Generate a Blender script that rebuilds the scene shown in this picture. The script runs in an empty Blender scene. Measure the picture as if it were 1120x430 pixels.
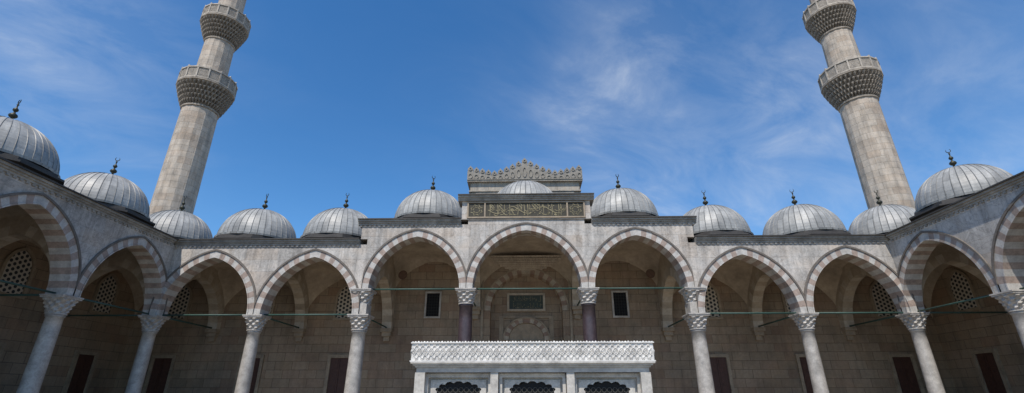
import bpy, math, random
from mathutils import Vector, Matrix
import numpy as np
random.seed(4)
sc=bpy.context.scene
col=sc.collection
W={}
def mk(name, mesh, parent=None, loc=(0,0,0), rot=0.0):
    o=bpy.data.objects.new(name, mesh); col.objects.link(o)
    W[o.name]=Vector(loc)
    if parent is not None:
        o.parent=parent; o.location=Vector(loc)-W[parent.name]
    else: o.location=loc
    o.rotation_euler=(0,0,rot)
    return o
def sub(name, mesh, parent):      # sub part sharing the frame of its parent
    o=bpy.data.objects.new(name, mesh); col.objects.link(o)
    o.parent=parent
    W[o.name]=W[parent.name]
    return o
def top(o,label,cat,group=None,kind=None):
    o["label"]=label; o["category"]=cat
    if group: o["group"]=group
    if kind: o["kind"]=kind

# ------------------------------------------------------------ camera fit
XC=[-21.5,-15.5,-9.5,-3.5,3.5,9.5,15.5,21.5]
def basis(yaw,pitch,roll):
    f=np.array([math.sin(yaw)*math.cos(pitch),math.cos(yaw)*math.cos(pitch),math.sin(pitch)])
    r=np.array([math.cos(yaw),-math.sin(yaw),0.])
    u=np.cross(r,f)
    r2=r*math.cos(roll)+u*math.sin(roll); u2=-r*math.sin(roll)+u*math.cos(roll)
    return r2,u2,f
def proj(p,P):
    r,u,f=basis(p[0],p[1],p[2]); C=np.array([p[4],-p[5],1.6]); d=np.array(P)-C
    z=d@f
    return 560+p[3]*(d@r)/z, 215-p[3]*(d@u)/z
PT=[(-15.5,0,'a',283,347),(15.5,0,'a',878,345),(-21.5,0,'a',170,347),(21.5,0,'a',997,344),
    (-21.5,-6,'a',68,322),(21.5,-6,'a',1109,318),
    (-9.5,0,'b',398,318),(-3.5,0,'b',510,318),(3.5,0,'b',642,317),(9.5,0,'b',757,315),
    (-21.5,0,'c',190,259),(21.5,0,'c',970,254)]
LN=[(-15.5,0,430,268),(-21.5,-6,430,30),(15.5,0,430,893),(21.5,0,430,1024),(9.5,0,430,773),(-9.5,0,430,387)]
ML=[('l',225,188),('l',95,227),('l',25,249),('r',220,972),('r',88,931),('r',15,906)]
def linex(p,X,Y,v):
    a=proj(p,(X,Y,1.6+0.1*(Y+p[5]))); b=proj(p,(X,Y,1.6+0.8*(Y+p[5])))
    t=(v-a[1])/(b[1]-a[1]); return a[0]+t*(b[0]-a[0])
def resid(p):
    H={'a':p[6],'b':p[7],'c':p[8]}; o=[]
    for X,Y,k,u,v in PT:
        a,b=proj(p,(X,Y,H[k])); o+= [a-u,b-v]
    for X,Y,v,u in LN: o.append(0.6*(linex(p,X,Y,v)-u))
    for s,v,u in ML: o.append(0.6*(linex(p,p[9] if s=='l' else p[10],8.0,v)-u))
    return np.array(o)
p=np.array([0,0.403,0,538,0,28.5,6.3,7.7,11.1,-28.6,28.6],float)
for it in range(40):
    r0=resid(p); J=np.zeros((len(r0),len(p)))
    for i in range(len(p)):
        q=p.copy(); h=1e-4*max(1,abs(p[i])); q[i]+=h; J[:,i]=(resid(q)-r0)/h
    p=p-0.7*np.linalg.lstsq(J.T@J+1e-6*np.eye(len(p)),J.T@r0,rcond=None)[0]
r_,u_,f_=basis(p[0],p[1],p[2])
cam=bpy.data.cameras.new("camera"); co=bpy.data.objects.new("camera",cam); col.objects.link(co)
cam.sensor_width=36; cam.lens=float(p[3])/1120*36; cam.clip_end=5000; cam.clip_start=0.1
M=Matrix(((r_[0],u_[0],-f_[0],p[4]),(r_[1],u_[1],-f_[1],-p[5]),(r_[2],u_[2],-f_[2],1.6),(0,0,0,1)))
co.matrix_world=M
sc.camera=co
CX=float(p[4]); D=float(p[5]); ZA=float(p[6]); ZB=float(p[7]); ZC=float(p[8])
MLX=float(p[9]); MRX=float(p[10])
def pixdir(u,v):
    d=f_+r_*((u-560)/p[3])+u_*((215-v)/p[3]); return d/np.linalg.norm(d)

# ------------------------------------------------------------ materials
def newmat(name):
    m=bpy.data.materials.new(name); m.use_nodes=True
    nt=m.node_tree; b=nt.nodes["Principled BSDF"]; return m,nt,b
def N(nt,t,**k):
    n=nt.nodes.new(t)
    for a,v in k.items(): setattr(n,a,v)
    return n
def mth(nt,op,a,b=None):
    n=N(nt,"ShaderNodeMath",operation=op)
    for i,x in enumerate((a,b)):
        if x is None: continue
        if isinstance(x,(int,float)): n.inputs[i].default_value=x
        else: nt.links.new(x,n.inputs[i])
    return n.outputs[0]
def mixc(nt,fac,a,b,mode='MIX'):
    n=N(nt,"ShaderNodeMix",data_type='RGBA',blend_type=mode)
    for i,x in ((0,fac),(6,a),(7,b)):
        if isinstance(x,(int,float)): n.inputs[i].default_value=x
        elif isinstance(x,tuple): n.inputs[i].default_value=(x[0],x[1],x[2],1)
        else: nt.links.new(x,n.inputs[i])
    return n.outputs[2]
def ramp(nt,fac,stops):
    n=N(nt,"ShaderNodeValToRGB"); e=n.color_ramp.elements
    while len(e)<len(stops): e.new(0.5)
    for i,(p_,c) in enumerate(stops):
        e[i].position=p_; e[i].color=(c[0],c[1],c[2],1) if isinstance(c,tuple) else (c,c,c,1)
    nt.links.new(fac,n.inputs[0]); return n.outputs[0]
def noise(nt,vec,scale,detail=5,rough=0.6,dist=0.0):
    n=N(nt,"ShaderNodeTexNoise"); n.inputs["Scale"].default_value=scale
    n.inputs["Detail"].default_value=detail; n.inputs["Roughness"].default_value=rough
    n.inputs["Distortion"].default_value=dist
    nt.links.new(vec,n.inputs["Vector"]); return n.outputs[0]
def bump(nt,b,h,strength=0.3,dist=0.02):
    n=N(nt,"ShaderNodeBump"); n.inputs["Strength"].default_value=strength; n.inputs["Distance"].default_value=dist
    nt.links.new(h,n.inputs["Height"]); nt.links.new(n.outputs[0],b.inputs["Normal"])
def comb(nt,x,y,z=0.0):
    n=N(nt,"ShaderNodeCombineXYZ")
    for i,v in enumerate((x,y,z)):
        if isinstance(v,(int,float)): n.inputs[i].default_value=v
        else: nt.links.new(v,n.inputs[i])
    return n.outputs[0]
def stone(name,c1,c2,mortar,bw=0.9,bh=0.42,cyl=None,ms=0.014,stain=0.5,rough=0.8,pink=None,floor=False,blotch=0.9,veins=False,streak=0.5,warm=0.35):
    m,nt,b=newmat(name)
    if cyl:
        tc=N(nt,"ShaderNodeTexCoord"); src=tc.outputs["Object"]
    else:
        g=N(nt,"ShaderNodeNewGeometry"); src=g.outputs["Position"]
    s=N(nt,"ShaderNodeSeparateXYZ"); nt.links.new(src,s.inputs[0])
    if cyl: u=mth(nt,'MULTIPLY',mth(nt,'ARCTAN2',s.outputs[1],s.outputs[0]),cyl); v=s.outputs[2]
    elif floor: u=s.outputs[0]; v=s.outputs[1]
    else: u=mth(nt,'ADD',s.outputs[0],s.outputs[1]); v=s.outputs[2]
    vec=comb(nt,u,v)
    def brick(ms_,bias=0.0,c1_=(0,0,0),c2_=(1,1,1),mo=(0,0,0),shift=0.0):
        br=N(nt,"ShaderNodeTexBrick"); nt.links.new(vec,br.inputs["Vector"])
        br.inputs["Color1"].default_value=(*c1_,1); br.inputs["Color2"].default_value=(*c2_,1); br.inputs["Mortar"].default_value=(*mo,1)
        br.inputs["Scale"].default_value=1; br.inputs["Brick Width"].default_value=bw; br.inputs["Row Height"].default_value=bh
        br.inputs["Mortar Size"].default_value=ms_; br.inputs["Mortar Smooth"].default_value=0.5; br.inputs["Bias"].default_value=bias
        return br
    br=brick(ms,0,c1,c2,mortar); c=br.outputs["Color"]
    fl=brick(0.0)
    if pink:
        c=mixc(nt,ramp(nt,fl.outputs["Color"],[(0.55,0.0),(0.9,0.75)]),c,pink)
    n1=noise(nt,src,blotch,7,0.65); n2=noise(nt,src,9,6,0.7)
    c=mixc(nt,1.0,c,ramp(nt,n1,[(0.3,1-stain*0.75),(0.6,1.06)]),'MULTIPLY')
    c=mixc(nt,1.0,c,ramp(nt,n2,[(0.3,0.84),(0.7,1.1)]),'MULTIPLY')
    n6=noise(nt,src,blotch*2.6,6,0.6)
    c=mixc(nt,ramp(nt,n6,[(0.45,0.0),(0.7,warm)]),c,(c2[0]*1.05,c2[1]*0.86,c2[2]*0.68))
    if veins:
        n4=noise(nt,src,1.7,8,0.6,1.5)
        c=mixc(nt,1.0,c,ramp(nt,mth(nt,'ABSOLUTE',mth(nt,'SUBTRACT',n4,0.5)),[(0.0,0.7),(0.035,1.0)]),'MULTIPLY')
    st=comb(nt,mth(nt,'MULTIPLY',u,3.0),mth(nt,'MULTIPLY',v,0.25))
    n3=noise(nt,st,1.0,4,0.6)
    c=mixc(nt,1.0,c,ramp(nt,n3,[(0.35,1-streak*0.6),(0.55,1.0)]),'MULTIPLY')
    nt.links.new(c,b.inputs["Base Color"]); b.inputs["Roughness"].default_value=rough
    h=mth(nt,'ADD',mth(nt,'MULTIPLY',br.outputs["Fac"],-1.0),mth(nt,'MULTIPLY',n2,0.5))
    bump(nt,b,h,0.5,0.02)
    return m
def plain(name,c,rough=0.7,var=0.25,scale=4,metal=0.0,bmp=0.2):
    m,nt,b=newmat(name)
    tc=N(nt,"ShaderNodeNewGeometry"); src=tc.outputs["Position"]
    n1=noise(nt,src,scale,6,0.65); n2=noise(nt,src,scale*6,4,0.6)
    k=mixc(nt,1.0,c,ramp(nt,n1,[(0.3,1-var),(0.7,1+var*0.4)]),'MULTIPLY')
    k=mixc(nt,1.0,k,ramp(nt,n2,[(0.3,1-var*0.5),(0.7,1.05)]),'MULTIPLY')
    nt.links.new(k,b.inputs["Base Color"]); b.inputs["Roughness"].default_value=rough; b.inputs["Metallic"].default_value=metal
    bump(nt,b,n2,bmp,0.02)
    return m
M_MARBLE=stone("marble_wall",(0.475,0.45,0.415),(0.56,0.535,0.495),(0.36,0.335,0.30),1.9,0.7,pink=(0.44,0.385,0.33),stain=0.62,veins=True,blotch=0.32,ms=0.01)
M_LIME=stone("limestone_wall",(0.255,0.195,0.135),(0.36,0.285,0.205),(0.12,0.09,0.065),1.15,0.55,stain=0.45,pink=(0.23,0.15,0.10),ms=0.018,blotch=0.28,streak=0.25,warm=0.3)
M_MIN=stone("minaret_stone",(0.41,0.355,0.29),(0.51,0.45,0.375),(0.25,0.215,0.17),0.95,0.55,cyl=1.45,stain=0.5,pink=(0.37,0.295,0.225),ms=0.016,streak=0.4,warm=0.25)
M_PORTAL=stone("portal_stone",(0.35,0.32,0.27),(0.41,0.375,0.32),(0.24,0.21,0.17),1.1,0.45)
M_CREST=plain("weathered_cresting",(0.27,0.25,0.215),0.85,0.35,3)
M_FLOOR=stone("paving",(0.29,0.25,0.195),(0.35,0.305,0.24),(0.2,0.18,0.14),1.2,0.8,floor=True)
M_VR=plain("brown_voussoir",(0.355,0.28,0.235),0.75,0.4,2.2)
M_VW=plain("grey_voussoir",(0.485,0.465,0.43),0.7,0.35,2.2)
M_TRIM=plain("marble_trim",(0.46,0.43,0.385),0.7,0.4,2)
M_BTRIM=plain("limestone_trim",(0.33,0.265,0.19),0.75,0.35,2)
M_DTRIM=plain("weathered_moulding",(0.16,0.14,0.12),0.85,0.4,2)
M_CORN=plain("weathered_cornice",(0.34,0.32,0.285),0.85,0.5,1.5)
M_PLAST=plain("vault_plaster",(0.40,0.335,0.255),0.85,0.35,0.8)
M_RIB=plain("pale_rib_stone",(0.46,0.40,0.32),0.8,0.3,1.5)
M_CAP=plain("carved_marble",(0.48,0.45,0.41),0.6,0.45,5)
M_SHAFT=plain("grey_marble_shaft",(0.43,0.405,0.37),0.45,0.4,2.5)
M_PORPH=plain("porphyry_shaft",(0.07,0.05,0.055),0.35,0.4,5)
M_DLEAD=plain("dark_lead",(0.06,0.055,0.05),0.7,0.4,1.5)
M_BRONZE=plain("patinated_bronze",(0.05,0.05,0.035),0.5,0.3,8,0.6)
M_ROD=plain("green_iron",(0.03,0.075,0.06),0.6,0.3,5)
M_SHUT=plain("brown_shutter",(0.075,0.03,0.02),0.6,0.35,6)
M_DARK=plain("dark_opening",(0.008,0.008,0.009),0.9,0.2,6)
M_WHITE=plain("white_marble",(0.66,0.64,0.60),0.5,0.35,3)
M_WHITE2=plain("aged_white_marble",(0.50,0.475,0.43),0.6,0.4,2.5)
M_IRON=plain("black_iron",(0.012,0.012,0.011),0.7,0.2,8)
M_GRIL=plain("worn_iron",(0.06,0.055,0.045),0.6,0.4,8)
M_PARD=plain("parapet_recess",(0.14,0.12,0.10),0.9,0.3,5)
M_PANEL=plain("inscription_ground",(0.04,0.036,0.022),0.7,0.4,3)
M_GREEN=plain("green_ground",(0.03,0.045,0.036),0.6,0.3,3)
M_GOLD=plain("pale_gold_lettering",(0.26,0.22,0.12),0.6,0.4,5)
M_DISC=plain("brown_roundel",(0.10,0.055,0.035),0.7,0.3,6)
NR=40
def leadmat():
    m,nt,b=newmat("lead_sheet")
    tc=N(nt,"ShaderNodeTexCoord"); src=tc.outputs["Object"]
    s=N(nt,"ShaderNodeSeparateXYZ"); nt.links.new(src,s.inputs[0])
    g=N(nt,"ShaderNodeNewGeometry")
    n1=noise(nt,g.outputs["Position"],1.0,7,0.72); n2=noise(nt,g.outputs["Position"],12,4,0.6)
    c=mixc(nt,ramp(nt,n1,[(0.32,0.0),(0.68,1.0)]),(0.235,0.24,0.23),(0.41,0.405,0.38))
    ang=mth(nt,'MULTIPLY',mth(nt,'ARCTAN2',s.outputs[1],s.outputs[0]),NR/(2*math.pi))
    cell=mth(nt,'FLOOR',ang)
    w=N(nt,"ShaderNodeTexWhiteNoise",noise_dimensions='2D')
    zz_=mth(nt,'ADD',mth(nt,'MULTIPLY',s.outputs[2],1.5),mth(nt,'MULTIPLY',mth(nt,'MODULO',mth(nt,'ADD',cell,100.0),2.0),0.5))
    zc=mth(nt,'FLOOR',zz_)
    nt.links.new(comb(nt,cell,zc),w.inputs["Vector"])
    c=mixc(nt,1.0,c,ramp(nt,w.outputs["Value"],[(0.0,0.8),(1.0,1.1)]),'MULTIPLY')
    fr=mth(nt,'FRACT',zz_)
    c=mixc(nt,1.0,c,ramp(nt,fr,[(0.0,0.6),(0.06,1.0)]),'MULTIPLY')
    fa=mth(nt,'ABSOLUTE',mth(nt,'SUBTRACT',mth(nt,'FRACT',ang),0.5))
    c=mixc(nt,1.0,c,ramp(nt,fa,[(0.38,1.0),(0.46,0.6)]),'MULTIPLY')
    st=noise(nt,comb(nt,mth(nt,'MULTIPLY',ang,0.9),mth(nt,'MULTIPLY',s.outputs[2],0.5)),1.3,4,0.6)
    c=mixc(nt,1.0,c,ramp(nt,st,[(0.35,0.75),(0.6,1.05)]),'MULTIPLY')
    c=mixc(nt,1.0,c,ramp(nt,n2,[(0.3,0.88),(0.7,1.05)]),'MULTIPLY')
    nt.links.new(c,b.inputs["Base Color"]); b.inputs["Roughness"].default_value=0.5; b.inputs["Metallic"].default_value=0.0
    bump(nt,b,n2,0.15,0.02); return m
M_LEAD=leadmat()
def lattice(name,k,cs,cd,thr):
    m,nt,b=newmat(name)
    tc=N(nt,"ShaderNodeTexCoord"); s=N(nt,"ShaderNodeSeparateXYZ"); nt.links.new(tc.outputs["Object"],s.inputs[0])
    x=mth(nt,'MULTIPLY',s.outputs[0],k); z=mth(nt,'MULTIPLY',s.outputs[2],k)
    a=mth(nt,'COSINE',x)
    b1=mth(nt,'COSINE',mth(nt,'ADD',mth(nt,'MULTIPLY',x,0.5),mth(nt,'MULTIPLY',z,0.866)))
    b2=mth(nt,'COSINE',mth(nt,'SUBTRACT',mth(nt,'MULTIPLY',x,0.5),mth(nt,'MULTIPLY',z,0.866)))
    t=mth(nt,'ADD',a,mth(nt,'ADD',b1,b2))
    f=mth(nt,'GREATER_THAN',t,thr)
    nt.links.new(mixc(nt,f,cs,cd),b.inputs["Base Color"]); b.inputs["Roughness"].default_value=0.7
    bump(nt,b,mth(nt,'MULTIPLY',f,-1.0),0.8,0.05)
    return m
M_LAT=lattice("plaster_lattice",26,(0.46,0.41,0.34),(0.02,0.025,0.03),0.1)

# ------------------------------------------------------------ mesh builder
class MB:
    def __init__(s): s.v=[];s.f=[];s.m=[]
    def vert(s,p_): s.v.append(tuple(float(c) for c in p_)); return len(s.v)-1
    def face(s,pts,mi=0):
        i=[s.vert(q) for q in pts]; s.f.append(i); s.m.append(mi)
    def box(s,a,b,mi=0):
        x0,y0,z0=a;x1,y1,z1=b
        P=[(x0,y0,z0),(x1,y0,z0),(x1,y1,z0),(x0,y1,z0),(x0,y0,z1),(x1,y0,z1),(x1,y1,z1),(x0,y1,z1)]
        i=[s.vert(q) for q in P]
        for q in ((0,3,2,1),(4,5,6,7),(0,1,5,4),(1,2,6,5),(2,3,7,6),(3,0,4,7)):
            s.f.append([i[k] for k in q]); s.m.append(mi)
    def rings(s,rings,mi=0,cap=True):
        R=[[s.vert(q) for q in r] for r in rings]; n=len(R[0])
        for a,b in zip(R,R[1:]):
            for k in range(n):
                s.f.append([a[k],a[(k+1)%n],b[(k+1)%n],b[k]]); s.m.append(mi)
        if cap:
            s.f.append(R[0][::-1]); s.m.append(mi); s.f.append(R[-1]); s.m.append(mi)
    def lathe(s,prof,n=24,mi=0,off=0.0,c=(0,0,0),cap=True):
        s.rings([[(c[0]+r*math.cos(2*math.pi*k/n+off),c[1]+r*math.sin(2*math.pi*k/n+off),c[2]+z) for k in range(n)] for r,z in prof],mi,cap)
    def mesh(s,name,mats,smooth=False,auto=None):
        me=bpy.data.meshes.new(name); me.from_pydata(s.v,[],s.f)
        for m in mats: me.materials.append(m)
        me.polygons.foreach_set("material_index",s.m)
        if smooth: me.polygons.foreach_set("use_smooth",[True]*len(s.f))
        me.update(); return me

def arc(w,r,n,R0=0.0,frac=1.0):
    e=(r*r-w*w)/(2*w); R=w+e+R0
    am=math.acos(max(-1,min(1,e/R)))
    return [(-e+R*math.cos(am*i/n),R*math.sin(am*i/n)) for i in range(n+1)]
def arch_pts(w,r,n,R0=0.0):
    a=arc(w,r,n,R0); return a+[(-x,z) for x,z in a[::-1][1:]]   # right springing -> apex -> left
def ring_mesh(T,c,S,w,zs,r,rw,th,nv=13,name="arch",trim=True,mats=None):
    mb=MB(); sub_=2; n=nv*sub_
    I=arch_pts(w,r,n); E=arch_pts(w,r,n,rw); E2=arch_pts(w,r,n,rw+0.10); I2=arch_pts(w,r,n,0.07)
    cl=lambda x:max(-S+0.002,min(S-0.002,x))
    for k in range(2*n):
        vi=k//sub_; mi=vi%2 if vi<nv else (2*nv-1-vi)%2
        (a,az),(b,bz)=I[k],I[k+1]; (ea,eaz),(eb,ebz)=E[k],E[k+1]
        ea,eb=cl(ea),cl(eb)
        f=th+0.03
        mb.face([T(c+a,-f,zs+az),T(c+b,-f,zs+bz),T(c+eb,-f,zs+ebz),T(c+ea,-f,zs+eaz)],mi)
        mb.face([T(c+a,f,zs+az),T(c+b,f,zs+bz),T(c+eb,f,zs+ebz),T(c+ea,f,zs+eaz)],mi)
        mb.face([T(c+a,-f,zs+az),T(c+b,-f,zs+bz),T(c+b,f,zs+bz),T(c+a,f,zs+az)],mi)
        if trim:
            ta,taz=E2[k];tb,tbz=E2[k+1]; ta,tb=cl(ta),cl(tb); g=th+0.085
            mb.face([T(c+ea,-g,zs+eaz),T(c+eb,-g,zs+ebz),T(c+tb,-g,zs+tbz),T(c+ta,-g,zs+taz)],2)
            mb.face([T(c+ea,-f,zs+eaz),T(c+eb,-f,zs+ebz),T(c+eb,-g,zs+ebz),T(c+ea,-g,zs+eaz)],2)
            mb.face([T(c+ta,-th,zs+taz),T(c+tb,-th,zs+tbz),T(c+tb,-g,zs+tbz),T(c+ta,-g,zs+taz)],2)
            (ia,iaz),(ib,ibz)=I2[k],I2[k+1]; g=th+0.055
            mb.face([T(c+a,-g,zs+az),T(c+b,-g,zs+bz),T(c+ib,-g,zs+ibz),T(c+ia,-g,zs+iaz)],mi)
            mb.face([T(c+ia,-f,zs+iaz),T(c+ib,-f,zs+ibz),T(c+ib,-g,zs+ibz),T(c+ia,-g,zs+iaz)],2)
            mb.face([T(c+a,-f,zs+az),T(c+b,-f,zs+bz),T(c+b,-g,zs+bz),T(c+a,-g,zs+az)],mi)
    return mb.mesh(name,mats or [M_VW,M_VR,M_DTRIM])
RIBM=[M_RIB,M_PLAST,M_DTRIM]
def wall_bay(mb,T,c,S,w,zs,r,rw,th,ztop,mi=0):
    n=14
    P=[(x,z) for x,z in arch_pts(w,r,n,rw*0.5)][::-1]
    P=[(-S,0)]+[(max(-S,min(S,x)),z) for x,z in P]+[(S,0)]
    for (a,az),(b,bz) in zip(P,P[1:]):
        if b-a<1e-5: continue
        for d in (-th,th):
            mb.face([T(c+a,d,zs+az),T(c+b,d,zs+bz),T(c+b,d,ztop),T(c+a,d,ztop)],mi)
RW=0.40
# ------------------------------------------------------------ shared part meshes
def sqr(a,r,k): return r*((1-k)+k/max(abs(math.cos(a)),abs(math.sin(a))))
def capital_mesh(r0,r1,h):
    mb=MB(); n=32; tiers=4; ab=0.14
    rings=[]
    rings.append([(r0*1.12*math.cos(2*math.pi*k/n),r0*1.12*math.sin(2*math.pi*k/n),-h) for k in range(n)])
    rings.append([(r0*1.12*math.cos(2*math.pi*k/n),r0*1.12*math.sin(2*math.pi*k/n),-h+0.05) for k in range(n)])
    hh=(h-ab-0.05)/tiers
    for t in range(tiers):
        ra=r0+(r1-r0)*(t/tiers); rb=r0+(r1-r0)*((t+1)/tiers); z=-h+0.05+t*hh
        k0=0.75*t/tiers;k1=0.75*(t+1)/tiers
        for zz,fn in ((z,lambda k:(ra*0.95,k0)),(z+hh*0.55,lambda k:((rb*1.06 if (k//2+t)%2 else ra*0.90),k1)),(z+hh*0.97,lambda k:(rb,k1))):
            rings.append([(sqr(2*math.pi*(k+.5)/n,fn(k)[0],fn(k)[1])*math.cos(2*math.pi*(k+.5)/n),sqr(2*math.pi*(k+.5)/n,fn(k)[0],fn(k)[1])*math.sin(2*math.pi*(k+.5)/n),zz) for k in range(n)])
    mb.rings(rings)
    q=r1*1.05; mb.box((-q,-q,-ab),(q,q,-ab*0.45)); q*=1.06; mb.box((-q,-q,-ab*0.45),(q,q,-0.001))
    return mb.mesh("capital",[M_CAP])
def shaft_mesh(r,z1,mat):
    mb=MB(); pr=[(r*1.08,0.55),(r*1.08,0.62),(r*1.0,0.68)]
    for i in range(1,9): pr.append((r*(1.0-0.12*(i/8)**1.3),0.68+(z1-0.8)*i/8))
    pr+= [(r*0.98,z1-0.1),(r*0.98,z1)]
    mb.lathe(pr,28); return mb.mesh("shaft",[mat],True)
def base_mesh(r):
    mb=MB(); mb.box((-r*1.5,-r*1.5,0),(r*1.5,r*1.5,0.2)); mb.lathe([(r*1.4,0.2),(r*1.45,0.3),(r*1.25,0.38),(r*1.2,0.45),(r*1.3,0.5),(r*1.1,0.58)],24)
    return mb.mesh("base",[M_CAP])
CH=0.85
cap_m=capital_mesh(0.36,0.50,CH); capB_m=capital_mesh(0.40,0.54,CH)
sh_low=shaft_mesh(0.37,ZA-CH,M_SHAFT); sh_mid=shaft_mesh(0.42,ZB-CH,M_PORPH); sh_p=shaft_mesh(0.42,ZA-CH,M_SHAFT)
bs_m=base_mesh(0.4)
pier=MB(); pier.box((-0.40,-0.44,0.002),(0.40,0.44,ZB-ZA-CH)); pier_m=pier.mesh("impost_block",[M_TRIM])
def column(parent,x,y,kind='low'):
    m={'low':sh_low,'mid':sh_mid,'p':sh_p}[kind]
    c=mk("column",m,parent,(x,y,0))
    b=sub("base",bs_m,c)
    k=sub("capital",capB_m if kind!='low' else cap_m,c); k.location=(0,0,ZB if kind=='mid' else ZA)
    if kind=='mid': c["label"]="dark purple porphyry column with white capital"
    if kind=='p':
        q=sub("impost_block",pier_m,c); q.location=(0,0,ZA)
        k=sub("capital",capB_m,c); k.location=(0,0,ZB)
    return c
DH=2.3
def dome_mesh(R,H):
    mb=MB(); nr=NR; nz=16; ang=[]
    for k in range(nr):
        a=2*math.pi*k/nr
        ang+=[(a-0.010,0),(a,0.024),(a+0.010,0)]
    rings=[]
    for j in range(nz+1):
        t=math.pi/2*j/nz; r=R*math.cos(t)**0.95 if j<nz else 0.03; z=H*math.sin(t)
        rings.append([((r+b*min(1,r))*math.cos(a),(r+b*min(1,r))*math.sin(a),z+b*math.sin(t)) for a,b in ang])
    mb.rings([[((R+0.12)*math.cos(a),(R+0.12)*math.sin(a),-0.14) for a,b in ang],[((R+0.14)*math.cos(a),(R+0.14)*math.sin(a),-0.02) for a,b in ang],[((R+0.0)*math.cos(a),(R+0.0)*math.sin(a),0.0) for a,b in ang]],0,False)
    mb.rings(rings,0,False)
    return mb.mesh("dome",[M_LEAD])
dome_m=dome_mesh(2.42,DH)
def finial_mesh():
    mb=MB(); mb.lathe([(0.26,-0.04),(0.2,0.06),(0.07,0.14),(0.05,0.22),(0.15,0.3),(0.19,0.38),(0.15,0.46),(0.05,0.54),(0.04,0.6),(0.1,0.66),(0.12,0.72),(0.1,0.78),(0.035,0.85),(0.03,0.98),(0.06,1.03),(0.02,1.08)],16)
    R=0.13; n=18; pts=[]
    for k in range(n+1):
        a=math.radians(-240+300*k/n+0); wv=0.035*math.sin(math.pi*k/n)+0.006
        pts.append((R*math.cos(a),R*math.sin(a)+1.22,wv))
    for (x0,z0,w0),(x1,z1,w1) in zip(pts,pts[1:]):
        for y in (-0.015,0.015):
            c=(0,1.22); f0=1-w0/R; f1=1-w1/R
            mb.face([(x0,y,z0),(x1,y,z1),(x1*f1,y,c[1]+(z1-c[1])*f1),(x0*f0,y,c[1]+(z0-c[1])*f0)])
        mb.face([(x0,-.015,z0),(x1,-.015,z1),(x1,.015,z1),(x0,.015,z0)])
    return mb.mesh("finial",[M_BRONZE],True)
fin_m=finial_mesh()
def drum_mesh(h):
    mb=MB(); o=math.pi/8
    mb.lathe([(2.78,-h),(2.78,-0.42),(3.0,-0.38),(3.0,-0.28),(2.68,-0.22),(2.68,-0.04),(2.5,0.04)],8,0,o); return mb.mesh("drum",[M_DLEAD])
drum_a=drum_mesh(1.05)
def dome(parent,x,y,zb,fin=True,sc_=1.0):
    d=mk("dome",dome_m,parent,(x,y,zb)); d.scale=(sc_,sc_,sc_)
    if fin:
        f=sub("finial",fin_m,d); f.location=(0,0,DH); f.rotation_euler=(0,0,random.uniform(-.7,.7))
    g=sub("drum",drum_a,d); g.location=(0,0,-0.14)
    return d
def vault(parent,cx,cy,hx,hy,zs,rise,dh,name="vault"):
    n=44; mb=MB(); e=(rise*rise-9)/6; R=3+e; idx=[]
    for j in range(n+1):
        for i in range(n+1):
            x=-3+6*i/n; y=-3+6*j/n; q=x*x+y*y
            if q>=9: s=min(3,math.sqrt(q-9)); z=math.sqrt(max(R*R-(s+e)**2,0))
            else: z=rise+0.12+dh*math.sqrt(max(0,1-q/9))
            idx.append(mb.vert((x/3*hx,y/3*hy,z)))
    for j in range(n):
        for i in range(n):
            a=j*(n+1)+i; mb.f.append([a,a+1,a+n+2,a+n+1]); mb.m.append(0)
    return mk(name,mb.mesh("vault",[M_PLAST],True),parent,(cx,cy,zs))
def rod(parent,a,b,r=0.045):
    a=Vector(a);b=Vector(b);d=(b-a); L=d.length; mb=MB()
    mb.lathe([(r,0),(r,L)],8); me=mb.mesh("tie_rod",[M_ROD],True)
    me.transform(d.to_track_quat('Z','Y').to_matrix().to_4x4())
    return mk("tie_rod",me,parent,a)
def lat_meshes():
    w,zs,r=0.72,1.35,1.0
    out=[(w,0)]+[(x,zs+z) for x,z in arch_pts(w,r,8)]+[(-w,0)]
    wo=w+0.16
    o2=[(wo,-0.16)]+[(x,zs+z) for x,z in arch_pts(w,r,8,0.16)]+[(-wo,-0.16)]
    p_=MB(); p_.face([(x,-0.03,z) for x,z in out])
    f=MB()
    for k in range(len(out)):
        l=(k+1)%len(out); a,b,c,d=out[k],out[l],o2[l],o2[k]
        f.face([(a[0],-.13,a[1]),(b[0],-.13,b[1]),(c[0],-.13,c[1]),(d[0],-.13,d[1])])
        f.face([(a[0],-.13,a[1]),(b[0],-.13,b[1]),(b[0],0,b[1]),(a[0],0,a[1])])
        f.face([(d[0],-.13,d[1]),(c[0],-.13,c[1]),(c[0],0,c[1]),(d[0],0,d[1])])
    return p_.mesh("window",[M_LAT]),f.mesh("frame",[M_BTRIM])
lp_m,lf_m=lat_meshes()
def frame_mesh(w,h,t,d,mat,sill=False):
    f=MB(); f.box((-w-t,-d,-t),(-w,0.02,h+t)); f.box((w,-d,-t),(w+t,0.02,h+t)); f.box((-w+.001,-d,h),(w-.001,0.02,h+t)); f.box((-w+.001,-d,-t),(w-.001,0.02,0))
    return f.mesh("frame",[mat])
def shutter_mesh(w,h):
    f=MB()
    for s in (-1,1):
        x0,x1=(0.01,w) if s>0 else (-w,-0.01)
        f.box((x0,-0.06,0),(x1,0.0,h))
        for k in range(3):
            z0=0.12+k*(h-0.1)/3; z1=z0+(h-0.1)/3-0.14
            f.box((x0+0.1,-0.09,z0),(x1-0.1,-0.055,z1))
    return f.mesh("window",[M_SHUT])
sp_m=shutter_mesh(0.62,2.6); sf_m=frame_mesh(0.62,2.6,0.2,0.16,M_BTRIM)
dk=MB(); dk.face([(-.45,-.03,0),(.45,-.03,0),(.45,-.03,1.6),(-.45,-.03,1.6)]); dk_m=dk.mesh("window",[M_DARK]); df_m=frame_mesh(0.45,1.6,0.12,0.12,M_TRIM)
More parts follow.
